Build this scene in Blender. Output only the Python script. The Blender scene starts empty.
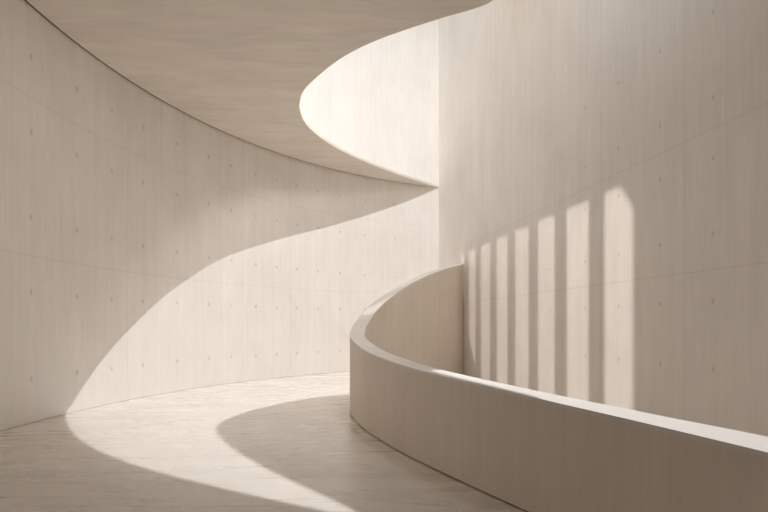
import bpy, bmesh, math, mathutils
from mathutils import Vector

SC = bpy.context.scene
COL = SC.collection

# ------------------------------------------------------------------ helpers
def link(name, bm, mat, parent=None, smooth=False):
    me = bpy.data.meshes.new(name)
    bmesh.ops.recalc_face_normals(bm, faces=bm.faces[:])
    bm.to_mesh(me); bm.free()
    o = bpy.data.objects.new(name, me); COL.objects.link(o)
    if mat: me.materials.append(mat)
    if parent: o.parent = parent
    if smooth:
        for p in me.polygons: p.use_smooth = True
    return o

def structure(o):
    o['kind'] = 'structure'
    return o

def crom(P, n):
    P = [Vector(p) for p in P]
    P = [2*P[0]-P[1]] + P + [2*P[-1]-P[-2]]
    out = []
    for i in range(1, len(P)-2):
        a, b, c, d = P[i-1], P[i], P[i+1], P[i+2]
        for k in range(n):
            t = k/n
            out.append(.5*((2*b)+(c-a)*t+(2*a-5*b+4*c-d)*t*t+(3*b-a-3*c+d)*t**3))
    out.append(P[-2])
    return out

def interp(x, xs, ys):
    if x <= xs[0]: return ys[0]
    for i in range(len(xs)-1):
        if x <= xs[i+1]:
            t = (x-xs[i])/(xs[i+1]-xs[i]); return ys[i]+t*(ys[i+1]-ys[i])
    return ys[-1]

def smooth_list(v, n):
    v = list(v)
    for _ in range(n):
        v = [v[0]] + [(v[i-1]+2*v[i]+v[i+1])/4 for i in range(1, len(v)-1)] + [v[-1]]
    return v

# ------------------------------------------------------------------ materials
class NT:
    def __init__(s, name):
        s.m = bpy.data.materials.new(name); s.m.use_nodes = True
        s.t = s.m.node_tree; s.t.nodes.clear()
        s.out = s.n('ShaderNodeOutputMaterial'); s.b = s.n('ShaderNodeBsdfPrincipled')
        s.t.links.new(s.b.outputs[0], s.out.inputs[0])
    def n(s, k): return s.t.nodes.new(k)
    def put(s, sock, v):
        if hasattr(v, 'is_output') or isinstance(v, bpy.types.NodeSocket): s.t.links.new(v, sock)
        else: sock.default_value = v
    def math(s, op, a, b=None, c=None, clamp=False):
        q = s.n('ShaderNodeMath'); q.operation = op; q.use_clamp = clamp
        s.put(q.inputs[0], a)
        if b is not None: s.put(q.inputs[1], b)
        if c is not None: s.put(q.inputs[2], c)
        return q.outputs[0]
    def noise(s, vec, scale, detail=4, rough=.55, dist=0):
        q = s.n('ShaderNodeTexNoise'); s.put(q.inputs['Vector'], vec)
        q.inputs['Scale'].default_value = scale; q.inputs['Detail'].default_value = detail
        q.inputs['Roughness'].default_value = rough; q.inputs['Distortion'].default_value = dist
        return q.outputs['Fac']
    def scalev(s, vec, sc, rot=0):
        q = s.n('ShaderNodeMapping'); s.put(q.inputs['Vector'], vec); q.inputs['Scale'].default_value = sc
        q.inputs['Rotation'].default_value = (0, 0, rot)
        return q.outputs[0]
    def nearest(s, x, vals):
        r = None
        for v in vals:
            d = s.math('ABSOLUTE', s.math('SUBTRACT', x, v))
            r = d if r is None else s.math('MINIMUM', r, d)
        return r
    def below(s, x, lo, hi):            # 1 under lo, 0 over hi
        q = s.n('ShaderNodeMapRange'); q.interpolation_type = 'SMOOTHSTEP'
        s.put(q.inputs['Value'], x)
        q.inputs['From Min'].default_value = lo; q.inputs['From Max'].default_value = hi
        q.inputs['To Min'].default_value = 1; q.inputs['To Max'].default_value = 0
        return q.outputs[0]
    def lerp(s, f, a, b):
        q = s.n('ShaderNodeMapRange'); s.put(q.inputs['Value'], f)
        q.inputs['From Min'].default_value = .25; q.inputs['From Max'].default_value = .75
        q.inputs['To Min'].default_value = a; q.inputs['To Max'].default_value = b
        return q.outputs[0]
    def finish(s, base, val, height=None, rough=.8, bump=.2, spec=.25):
        c = s.n('ShaderNodeVectorMath'); c.operation = 'SCALE'
        c.inputs[0].default_value = base; s.put(c.inputs['Scale'], val)
        s.t.links.new(c.outputs[0], s.b.inputs['Base Color'])
        s.put(s.b.inputs['Roughness'], rough)
        s.b.inputs['Specular IOR Level'].default_value = spec
        if height is not None:
            q = s.n('ShaderNodeBump'); q.inputs['Strength'].default_value = bump
            q.inputs['Distance'].default_value = .02
            s.put(q.inputs['Height'], height); s.t.links.new(q.outputs[0], s.b.inputs['Normal'])
        return s.m

CONC = (.835, .80, .762)
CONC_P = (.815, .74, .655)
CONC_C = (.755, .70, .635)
FLOORC = (.71, .665, .61)

def wall_mat(name, base, cols=(), rows=(), vj=(), hj=(), amp=1.0, foot=False, r=.05):
    s = NT(name)
    uv = s.n('ShaderNodeUVMap').outputs[0]
    sp = s.n('ShaderNodeSeparateXYZ'); s.t.links.new(uv, sp.inputs[0]); u, v = sp.outputs[0], sp.outputs[1]
    fine = s.noise(s.scalev(uv, (14, .8, 1)), 1.6, 5, .6)
    board = s.noise(s.scalev(uv, (5, .16, 1)), 1.2, 4, .6)
    cloud = s.noise(s.scalev(uv, (1, .6, 1)), .9, 5, .6, .4)
    grain = s.noise(uv, 60, 3, .6)
    val = s.math('MULTIPLY', s.lerp(fine, 1-.045*amp, 1+.045*amp), s.lerp(board, 1-.045*amp, 1+.045*amp))
    val = s.math('MULTIPLY', val, s.lerp(cloud, 1-.06*amp, 1+.06*amp))
    val = s.math('MULTIPLY', val, s.lerp(grain, .985, 1.015))
    h = s.math('ADD', s.math('MULTIPLY', grain, .05), s.math('MULTIPLY', board, .12))
    if vj:
        m = s.below(s.nearest(u, vj), .003, .011)
        val = s.math('MULTIPLY', val, s.math('SUBTRACT', 1, s.math('MULTIPLY', m, .09)))
        h = s.math('SUBTRACT', h, s.math('MULTIPLY', m, .2))
    if hj:
        m = s.below(s.nearest(v, hj), .004, .013)
        val = s.math('MULTIPLY', val, s.math('SUBTRACT', 1, s.math('MULTIPLY', m, .09)))
        h = s.math('SUBTRACT', h, s.math('MULTIPLY', m, .2))
    if cols:
        du = s.nearest(u, cols); dv = s.math('MULTIPLY', s.nearest(v, rows), .72)
        d = s.math('SQRT', s.math('ADD', s.math('MULTIPLY', du, du), s.math('MULTIPLY', dv, dv)))
        m = s.below(d, r*.55, r)
        val = s.math('MULTIPLY', val, s.math('SUBTRACT', 1, s.math('MULTIPLY', m, .17)))
        h = s.math('SUBTRACT', h, s.math('MULTIPLY', m, 2.2))
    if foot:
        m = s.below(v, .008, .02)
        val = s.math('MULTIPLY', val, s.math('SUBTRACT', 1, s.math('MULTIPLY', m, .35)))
    return s.finish(base, val, h, rough=.82, bump=.35)

def floor_mat():
    s = NT('floor_polished_concrete')
    co = s.n('ShaderNodeTexCoord').outputs['Object']
    sp = s.n('ShaderNodeSeparateXYZ'); s.t.links.new(co, sp.inputs[0]); x, y = sp.outputs[0], sp.outputs[1]
    st = s.noise(s.scalev(co, (.45, 3.0, 1), .04), 1.2, 5, .55, .6)
    st2 = s.noise(s.scalev(co, (.25, 1.6, 1), -.05), 1.0, 5, .6, .5)
    cl = s.noise(co, .8, 5, .6, .4)
    val = s.math('MULTIPLY', s.lerp(st, .935, 1.065), s.lerp(st2, .93, 1.07))
    val = s.math('MULTIPLY', val, s.lerp(cl, .96, 1.04))
    m1 = s.below(s.nearest(y, (8.03, 6.71, 5.42, 4.1, 2.8, 9.35, 10.7, 12.0)), .003, .010)
    xl = s.math('ADD', x, s.math('MULTIPLY', s.math('SUBTRACT', y, 7.3), .144))
    m2 = s.below(s.math('ABSOLUTE', s.math('ADD', xl, 2.58)), .002, .007)
    m = s.math('MAXIMUM', s.math('MULTIPLY', m1, .55), m2)
    val = s.math('MULTIPLY', val, s.math('SUBTRACT', 1, s.math('MULTIPLY', m, .16)))
    rough = s.lerp(st, .25, .31)
    return s.finish(FLOORC, val, s.math('MULTIPLY', st2, .02), rough=rough, bump=.015, spec=.5)

def ceil_mat():
    s = NT('ceiling_trowelled_plaster')
    co = s.n('ShaderNodeTexCoord').outputs['Object']
    st = s.noise(s.scalev(co, (.6, 2.6, 1), .12), 1.3, 6, .62, .7)
    st2 = s.noise(s.scalev(co, (.35, 1.1, 1), -.5), .8, 5, .6, .5)
    val = s.math('MULTIPLY', s.lerp(st, .91, 1.09), s.lerp(st2, .93, 1.07))
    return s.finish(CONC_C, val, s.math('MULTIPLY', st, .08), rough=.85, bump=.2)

def plain_mat(name, col, rough=.9):
    s = NT(name)
    co = s.n('ShaderNodeTexCoord').outputs['Object']
    return s.finish(col, s.lerp(s.noise(co, 6, 4), .92, 1.08), None, rough=rough)

# ------------------------------------------------------------------ room dimensions (metres, z up, y away from the camera)
CX, CY, R = 6.2, 8.09, 11.95                 # curved wall
NX, NY, NC = .98596, .16699, 5.26223         # right wall: NX*x + NY*y = NC
BACK = -6.0
ZCEIL, ZTOP = 6.78, 14.2
COR = Vector((2.07, 19.29))
LTOP, RTOP = 11.0, 7.5
def rake(y, low): return max(low, 2.2+.64*y)      # the walls' tops rise towards the far corner
def right_x(y): return (NC-NY*y)/NX

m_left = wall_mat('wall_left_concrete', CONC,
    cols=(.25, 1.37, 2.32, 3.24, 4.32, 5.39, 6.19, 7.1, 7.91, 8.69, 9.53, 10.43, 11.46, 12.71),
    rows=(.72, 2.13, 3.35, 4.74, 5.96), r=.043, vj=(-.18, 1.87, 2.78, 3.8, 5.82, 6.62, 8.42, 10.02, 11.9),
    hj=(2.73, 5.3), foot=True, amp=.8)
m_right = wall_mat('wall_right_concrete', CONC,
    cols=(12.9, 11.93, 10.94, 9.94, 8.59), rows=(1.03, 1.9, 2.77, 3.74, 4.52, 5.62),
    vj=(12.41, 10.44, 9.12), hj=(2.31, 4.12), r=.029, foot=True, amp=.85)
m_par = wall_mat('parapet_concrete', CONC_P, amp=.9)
m_cop = wall_mat('coping_lit_concrete', CONC, amp=.5)  # same concrete as the parapet, coloured paler for the light on top
m_dark = plain_mat('shadow_gap_dark', (.10, .08, .065))
m_back = wall_mat('wall_back_concrete', (.30, .26, .22))
m_floor = floor_mat(); m_ceil = ceil_mat()

# ------------------------------------------------------------------ floor
bm = bmesh.new()
vs = [bm.verts.new(p) for p in ((-7.5, BACK-.3, 0), (8, BACK-.3, 0), (8, 22, 0), (-7.5, 22, 0))]
f = bm.faces.new(vs)
ex = bmesh.ops.extrude_face_region(bm, geom=[f])
for v in ex['geom']:
    if isinstance(v, bmesh.types.BMVert): v.co.z -= .3
structure(link('floor', bm, m_floor))

# ------------------------------------------------------------------ curved left wall with the slotted straight stretch
def uv_quad(bm, uvl, pts, uvs):
    f = bm.faces.new([bm.verts.new(p) for p in pts])
    for l, t in zip(f.loops, uvs): l[uvl].uv = t
    return f

bm = bmesh.new(); uvl = bm.loops.layers.uv.new('UVMap')
a_end = math.pi - math.atan2(COR.y-CY, COR.x-CX)
n = 160
def wp(a, r): return (CX-r*math.cos(a), CY+r*math.sin(a))
TH = .30
for i in range(n):
    a0, a1 = a_end*1.004*i/n, a_end*1.004*(i+1)/n
    (x0, y0), (x1, y1) = wp(a0, R), wp(a1, R)
    (X0, Y0), (X1, Y1) = wp(a0, R+TH), wp(a1, R+TH)
    u0, u1 = a0*R, a1*R
    t0, t1 = rake(y0, LTOP), rake(y1, LTOP)
    q = [(u0, 0), (u1, 0), (u1, t1), (u0, t0)]
    uv_quad(bm, uvl, [(x0, y0, 0), (x1, y1, 0), (x1, y1, t1), (x0, y0, t0)], q)
    uv_quad(bm, uvl, [(X0, Y0, 0), (X1, Y1, 0), (X1, Y1, t1), (X0, Y0, t0)], q)
    uv_quad(bm, uvl, [(x0, y0, t0), (x1, y1, t1), (X1, Y1, t1), (X0, Y0, t0)], q)
XI, XO = CX-R, CX-R-TH
SLOT_LIGHT = Vector((-10, -2, 7.0))
def outer(y, z):                               # splayed reveal towards the outside
    k = (SLOT_LIGHT.x-XO)/(SLOT_LIGHT.x-XI)
    return (SLOT_LIGHT.y+(y-SLOT_LIGHT.y)*k, SLOT_LIGHT.z+(z-SLOT_LIGHT.z)*k)
def prism(poly, splay=True):
    inn = [(XI, y, z) for y, z in poly]
    out = [(XO,)+(outer(y, z) if splay and 0.99 < y < 4.47 else (y, z)) for y, z in poly]
    uvs = [(y-CY, z) for y, z in poly]
    uv_quad(bm, uvl, inn, uvs); uv_quad(bm, uvl, out, uvs)
    k = len(poly)
    for i in range(k):
        j = (i+1) % k
        uv_quad(bm, uvl, [inn[i], inn[j], out[j], out[i]], [uvs[i], uvs[j], uvs[j], uvs[i]])
SILL, HEAD = 4.70, 6.2
slots = [(1.087, 1.348), (1.519, 1.785), (1.963, 2.23), (2.404, 2.674), (2.855, 3.125), (3.322, 3.595), (3.786, 4.022), (4.222, 4.372)]
prism([(BACK, 0), (slots[0][0], 0), (slots[0][0], LTOP), (BACK, LTOP)])
prism([(slots[-1][1], 0), (CY, 0), (CY, LTOP), (slots[-1][1], LTOP)])
prism([(slots[0][0], 0), (slots[-1][1], 0), (slots[-1][1], SILL), (slots[0][0], SILL)])
prism([(slots[0][0], HEAD), (slots[-1][1], HEAD), (slots[-1][1], LTOP), (slots[0][0], LTOP)])
heads = [6.047, 6.033, 6.018, 6.003, 5.988, 5.972, 5.957, 5.944]
for a, b in zip(slots[:-1], slots[1:]):
    prism([(a[1], SILL), (b[0], SILL), (b[0], HEAD), (a[1], HEAD)])
for (y0, y1), h in zip(slots, heads):
    prism([(y0, h), (y1, h), (y1, HEAD), (y0, HEAD)])
prism([(slots[0][0], heads[0]-.12), (1.200, heads[0]), (slots[0][0], heads[0])])
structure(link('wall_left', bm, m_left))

# ------------------------------------------------------------------ right wall, back wall
bm = bmesh.new(); uvl = bm.loops.layers.uv.new('UVMap')
d = Vector((.16699, -.98596)); L = (COR.y-BACK+.3)/.98596
A, B = COR - d*.3, COR + d*L
nrm = Vector((NX, NY))*.3
URK = (COR.y-(RTOP-2.2)/.64)/.98596
prof = [(-.3, 0), (L, 0), (L, RTOP), (URK, RTOP), (-.3, rake(COR.y+.3, RTOP))]
def rp(u, z, out):
    p = COR+d*u+(nrm if out else Vector((0, 0)))
    return (p.x, p.y, z)
for out in (0, 1): uv_quad(bm, uvl, [rp(u, z, out) for u, z in prof], prof)
for i in range(5):
    p, q = prof[i], prof[(i+1) % 5]
    uv_quad(bm, uvl, [rp(*p, 0), rp(*q, 0), rp(*q, 1), rp(*p, 1)], [p, q, q, p])
bmesh.ops.remove_doubles(bm, verts=bm.verts[:], dist=1e-5)
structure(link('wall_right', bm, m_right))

bm = bmesh.new(); uvl = bm.loops.layers.uv.new('UVMap')
DX0, DX1, DZ = -4.6, 4.8, 2.3                   # wide opening added behind the camera to let in fill light
def back_box(x0, x1, z0, z1):
    y0, y1 = BACK, BACK-.3
    for y in (y0, y1): uv_quad(bm, uvl, [(x0, y, z0), (x1, y, z0), (x1, y, z1), (x0, y, z1)], [(x0, z0), (x1, z0), (x1, z1), (x0, z1)])
    for x in (x0, x1): uv_quad(bm, uvl, [(x, y0, z0), (x, y1, z0), (x, y1, z1), (x, y0, z1)], [(0, z0), (.3, z0), (.3, z1), (0, z1)])
    for z in (z0, z1): uv_quad(bm, uvl, [(x0, y0, z), (x1, y0, z), (x1, y1, z), (x0, y1, z)], [(x0, 0), (x1, 0), (x1, .3), (x0, .3)])
back_box(XO, DX0, 0, RTOP); back_box(DX1, 6.6, 0, RTOP); back_box(DX0, DX1, DZ, RTOP)
structure(link('wall_back', bm, m_back))

# ------------------------------------------------------------------ ceiling slab with the curved opening
edge = [(right_x(5.2), 5.2), (3.1, 5.7), (2.25, 6.6), (1.93, 7.4), (1.86, 7.9), (1.70, 8.22), (1.40, 8.43), (.94, 8.66), (.11, 9.15), (-.45, 9.57), (-.95, 10.08), (-1.47, 10.8), (-1.80, 11.38), (-1.99, 12.05), (-2.04, 12.6),
        (-2.02, 13.15), (-1.92, 13.65), (-1.64, 14.45), (-1.2, 15.33), (-.45, 16.47), (.41, 17.54), (1.38, 18.6), (2.06, 19.285)]
edge = [(p.x, p.y) for p in crom([(x, y, 0) for x, y in edge], 8)]
def slab(gap):
    arc = [wp(a_end*(1-i/90), R-gap) for i in range(91)]
    arc[0] = (COR.x, COR.y)
    # opening edge from the right wall to the corner, back along the curved wall, then the room's back end
    if gap:                                    # keep the groove from crossing the opening near the tip
        keep = []
        for i, p in enumerate(arc):
            a = a_end*(1-i/90); g = min(gap, i*.006); keep.append(wp(a, R-g))
        keep[0] = (COR.x, COR.y); arc = keep
    return edge + arc[1:] + [(XI+gap, BACK), (right_x(BACK), BACK)]
def plate(bm, pts, z0, z1):
    res = mathutils.geometry.delaunay_2d_cdt([Vector(p) for p in pts], [], [list(range(len(pts)))], 1, 1e-5)
    V, F = res[0], res[2]
    lo = [bm.verts.new((p.x, p.y, z0)) for p in V]; hi = [bm.verts.new((p.x, p.y, z1)) for p in V]
    for f in F: bm.faces.new([lo[i] for i in f]); bm.faces.new([hi[i] for i in f])
    for e in [e for e in bm.edges if e.is_boundary and e.verts[0].co.z == lo[0].co.z and e.verts[0] in lo]:
        a, b = lo.index(e.verts[0]), lo.index(e.verts[1]); bm.faces.new((lo[a], lo[b], hi[b], hi[a]))
bm = bmesh.new()
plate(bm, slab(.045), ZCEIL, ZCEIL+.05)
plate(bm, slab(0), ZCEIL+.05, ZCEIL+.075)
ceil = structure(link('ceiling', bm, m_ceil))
# strip painted dark for shade in the groove between slab and curved wall
bm = bmesh.new()
prev = None
for i in range(0, 91):
    a = a_end*(1-i/90); g = min(.05, i*.006)
    p = [wp(a, R-g), wp(a, R)] if i else [wp(a, R-.0005), wp(a, R)]
    ring = [bm.verts.new((x, y, z)) for z in (ZCEIL+.012, ZCEIL+.05) for x, y in p]
    if prev:
        for k, j in ((0, 1), (1, 3), (3, 2), (2, 0)): bm.faces.new((prev[k], prev[j], ring[j], ring[k]))
    prev = ring
structure(link('groove_shade_strip', bm, m_dark))

# ------------------------------------------------------------------ unseen slab added and shaped to cast the floor shadow (above the frame)
LO = [(1.732, 9.028, 7.709), (1.622, 9.504, 8.023), (1.51, 10.035, 8.373), (1.462, 10.022, 8.364), (1.618, 10.11, 8.423), (1.536, 10.579, 8.732), (1.459, 11.011, 9.017), (1.425, 11.292, 9.203), (1.433, 11.547, 9.371), (1.493, 11.72, 9.485), (1.808, 11.784, 9.527), (3.34, 11.8, 9.538), (3.14, 13.2, 10.462), (2.218, 13.523, 10.675), (2.169, 13.492, 10.654), (1.995, 13.272, 10.51), (1.817, 13.036, 10.354), (1.647, 12.76, 10.171), (1.453, 12.367, 9.912), (1.459, 12.353, 9.903), (1.272, 12.224, 9.818), (1.106, 12.03, 9.689), (0.937, 11.761, 9.512), (0.838, 11.536, 9.364), (0.785, 11.353, 9.243), (0.765, 11.19, 9.136), (0.777, 11.013, 9.019), (0.804, 10.829, 8.897), (0.865, 10.549, 8.713), (0.957, 10.231, 8.503), (1.041, 9.98, 8.337), (1.119, 9.774, 8.201), (1.215, 9.485, 8.01), (1.276, 9.26, 7.862), (1.384, 8.977, 7.675), (1.544, 8.711, 7.5), (1.771, 8.711, 7.5)]
UP = [(1.759, 9.281, 8.075), (1.657, 9.722, 8.367), (1.553, 10.215, 8.692), (1.508, 10.202, 8.683), (1.653, 10.284, 8.738), (1.577, 10.719, 9.025), (1.506, 11.119, 9.289), (1.474, 11.38, 9.461), (1.482, 11.617, 9.617), (1.537, 11.777, 9.723), (1.829, 11.836, 9.762), (3.34, 11.85, 9.771), (3.14, 13.13, 10.616), (2.21, 13.448, 10.826), (2.164, 13.42, 10.807), (2.003, 13.216, 10.673), (1.838, 12.997, 10.528), (1.68, 12.741, 10.359), (1.5, 12.377, 10.119), (1.506, 12.363, 10.11), (1.332, 12.244, 10.031), (1.179, 12.064, 9.912), (1.022, 11.815, 9.748), (0.93, 11.606, 9.61), (0.881, 11.436, 9.498), (0.862, 11.286, 9.398), (0.873, 11.122, 9.29), (0.898, 10.95, 9.177), (0.955, 10.691, 9.006), (1.041, 10.396, 8.812), (1.118, 10.163, 8.658), (1.19, 9.972, 8.532), (1.28, 9.704, 8.355), (1.336, 9.496, 8.217), (1.436, 9.234, 8.044), (1.585, 8.987, 7.881), (1.795, 8.987, 7.881)]
bm = bmesh.new()
lo = [bm.verts.new(p) for p in LO]; hi = [bm.verts.new(p) for p in UP]
fs = [bm.faces.new(lo), bm.faces.new(hi)]
for i in range(len(lo)):
    j = (i+1) % len(lo); bm.faces.new((lo[i], lo[j], hi[j], hi[i]))
bmesh.ops.triangulate(bm, faces=fs)
structure(link('shadow_caster_slab', bm, m_ceil))

# ------------------------------------------------------------------ plate and arm added to keep the well light off the right wall (above the frame)
bm = bmesh.new()
def add_box(bm, x0, x1, y0, y1, z0, z1):
    v = [bm.verts.new(p) for p in ((x0, y0, z0), (x1, y0, z0), (x1, y1, z0), (x0, y1, z0), (x0, y0, z1), (x1, y0, z1), (x1, y1, z1), (x0, y1, z1))]
    for q in ((0, 1, 2, 3), (4, 5, 6, 7), (0, 1, 5, 4), (1, 2, 6, 5), (2, 3, 7, 6), (3, 0, 4, 7)): bm.faces.new([v[i] for i in q])
add_box(bm, 2.128, 2.16, 11.6, 13.4, 11.5, 12.95)
add_box(bm, 2.15, 3.35, 12.45, 12.55, 12.5, 12.6)
structure(link('added_light_shield', bm, m_back))

# ------------------------------------------------------------------ the curved rising parapet
cp = [(3.55, 0.0), (2.62, 1.8), (1.95, 3.0), (1.21, 4.38), (.85, 5.07), (.40, 5.98), (.10, 6.68), (-.27, 7.71), (-.47, 8.5), (-.60, 9.17), (-.645, 9.80), (-.60, 10.7),
      (-.36, 11.75), (.05, 12.8), (.62, 13.95), (1.3, 15.1), (2.55, 16.95)]
C = crom([(x, y, 0) for x, y in cp], 16)
S = [0]
for p, q in zip(C[:-1], C[1:]): S.append(S[-1]+(q-p).length)
zs = [0, 3.14, 3.89, 5.13, 6.19, 6.65, 7.14, 7.8, 8.39, 9.33, 10.53, 11.67, 12.94, 14.58, 15.9, 17.17, 18.44, 18.8]
zz = [.74, .91, .952, 1.003, 1.049, 1.07, 1.099, 1.143, 1.187, 1.282, 1.42, 1.654, 2.09, 2.625, 3.012, 3.321, 3.597, 3.67]
Z = smooth_list([interp(s, zs, zz) for s in S], 14)
T = [interp(s, [0, 3.14, 3.89, 5.2, 10, 14, 18.8], [.46, .42, .33, .28, .275, .295, .29]) for s in S]
N = []
for i in range(len(C)):
    t = (C[min(i+1, len(C)-1)]-C[max(i-1, 0)]).normalized(); N.append(Vector((t.y, -t.x, 0)))
def band(name, mat, parent, z0, z1, inset=0):
    bm = bmesh.new(); uvl = bm.loops.layers.uv.new('UVMap')
    rows = []
    for i in range(len(C)):
        o, n_ = C[i]+N[i]*inset, C[i]+N[i]*(T[i]-inset)
        a, b = z0(i), z1(i)
        pts = [Vector((o.x, o.y, a)), Vector((o.x, o.y, b)), Vector((n_.x, n_.y, b)), Vector((n_.x, n_.y, a))]
        # the far end dies into the right wall
        for p in pts:
            k = NX*p.x+NY*p.y-NC-.02
            if k > 0: p.x -= NX*k; p.y -= NY*k
        rows.append(([bm.verts.new(p) for p in pts], S[i], a, b))
    for (v0, s0, a0, b0), (v1, s1, a1, b1) in zip(rows[:-1], rows[1:]):
        for k, (e0, e1, e2, e3) in enumerate(((a0, b0, b1, a1), (0, .28, .28, 0), (b0, a0, a1, b1), (.28, 0, 0, .28))):
            j = (k+1) % 4
            try: f = bm.faces.new((v0[k], v0[j], v1[j], v1[k]))
            except ValueError: continue
            for l, t in zip(f.loops, ((s0, e0), (s0, e1), (s1, e2), (s1, e3))): l[uvl].uv = t
            f.smooth = True
    for r_ in (rows[0], rows[-1]): bm.faces.new(r_[0])
    o = link(name, bm, mat, parent)
    o.data.set_sharp_from_angle(angle=math.radians(35))
    return o
par = bpy.data.objects.new('parapet', None); COL.objects.link(par)
par['label'] = 'curved beige concrete parapet rising from the polished floor towards the right wall'
par['category'] = 'parapet'
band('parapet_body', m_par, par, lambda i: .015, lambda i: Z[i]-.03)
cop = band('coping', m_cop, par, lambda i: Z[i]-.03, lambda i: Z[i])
cop['label'] = 'smooth top face of the parapet, coloured paler as lit'
band('shadow_gap', m_dark, par, lambda i: 0, lambda i: .015, .02)['label'] = 'thin dark joint at the foot of the parapet'

# ------------------------------------------------------------------ light
def light(name, kind, loc, energy, col, size, aim=None, falloff=None):
    l = bpy.data.lights.new(name, kind); l.energy = energy; l.color = col
    if kind == 'AREA': l.shape = 'DISK'; l.size = size
    else: l.shadow_soft_size = size
    o = bpy.data.objects.new(name, l); COL.objects.link(o); o.location = loc
    if aim: o.rotation_euler = Vector(aim).to_track_quat('-Z', 'Y').to_euler()
    if falloff:
        l.use_nodes = True; t = l.node_tree
        em = next(n for n in t.nodes if n.type == 'EMISSION')
        q = t.nodes.new('ShaderNodeLightFalloff'); q.inputs['Strength'].default_value = falloff
        t.links.new(q.outputs['Constant'], em.inputs['Strength'])
    return o
light('added_well_key', 'AREA', (2.1, 12.5, 12.75), 3000, (.975, .985, 1), .034, (-.35, .5, -.79), .0021)  # added source standing in for sun through the opening
light('added_coping_fill', 'AREA', (2.1, 12.46, 12.75), 3000, (.975, .985, 1), .034, (.45, -.8, -.4), .0025)  # second added source, brightens the parapet top
light('added_slot_light', 'POINT', SLOT_LIGHT, 6400, (1, .93, .86), .032)  # unseen point source added outside the slots for the striped light

light('added_well_fill', 'AREA', (.8, 10.5, 9.15), 195, (1, .98, .955), 1.3, (-.6, .05, -.8))  # added soft fill in the well, no fixture
light('added_ceiling_fill', 'AREA', (-2.0, 7.3, 6.74), 34, (1, .96, .91), 1.6, (0, 0, -1))  # fill added under the ceiling to lift floor and lower wall
w = bpy.data.worlds.new('sky'); SC.world = w; w.use_nodes = True
bg = w.node_tree.nodes['Background']
bg.inputs[1].default_value = 0.67
wt = w.node_tree
tc = wt.nodes.new('ShaderNodeTexCoord'); sx = wt.nodes.new('ShaderNodeSeparateXYZ'); rp = wt.nodes.new('ShaderNodeValToRGB')
wt.links.new(tc.outputs['Generated'], sx.inputs[0]); wt.links.new(sx.outputs[2], rp.inputs[0]); wt.links.new(rp.outputs[0], bg.inputs[0])
rp.color_ramp.elements[0].position = 0; rp.color_ramp.elements[0].color = (.10, .09, .08, 1)      # ground
rp.color_ramp.elements[1].position = .03; rp.color_ramp.elements[1].color = (1, .98, .955, 1)    # overcast sky

# ------------------------------------------------------------------ camera
cam = bpy.data.cameras.new('camera'); co = bpy.data.objects.new('camera', cam); COL.objects.link(co)
co.location = (0, 0, 1.6); co.rotation_euler = (math.pi/2, 0, 0)
cam.sensor_width = 36; cam.lens = 24; cam.shift_y = 69/768; cam.clip_end = 200
SC.camera = co

SC.view_settings.view_transform = 'Standard'; SC.view_settings.look = 'None'
SC.view_settings.exposure = 0; SC.view_settings.gamma = 1
SC.cycles.max_bounces = 16; SC.cycles.diffuse_bounces = 10
SC.cycles.sample_clamp_indirect = 0
SC.cycles.use_light_tree = False
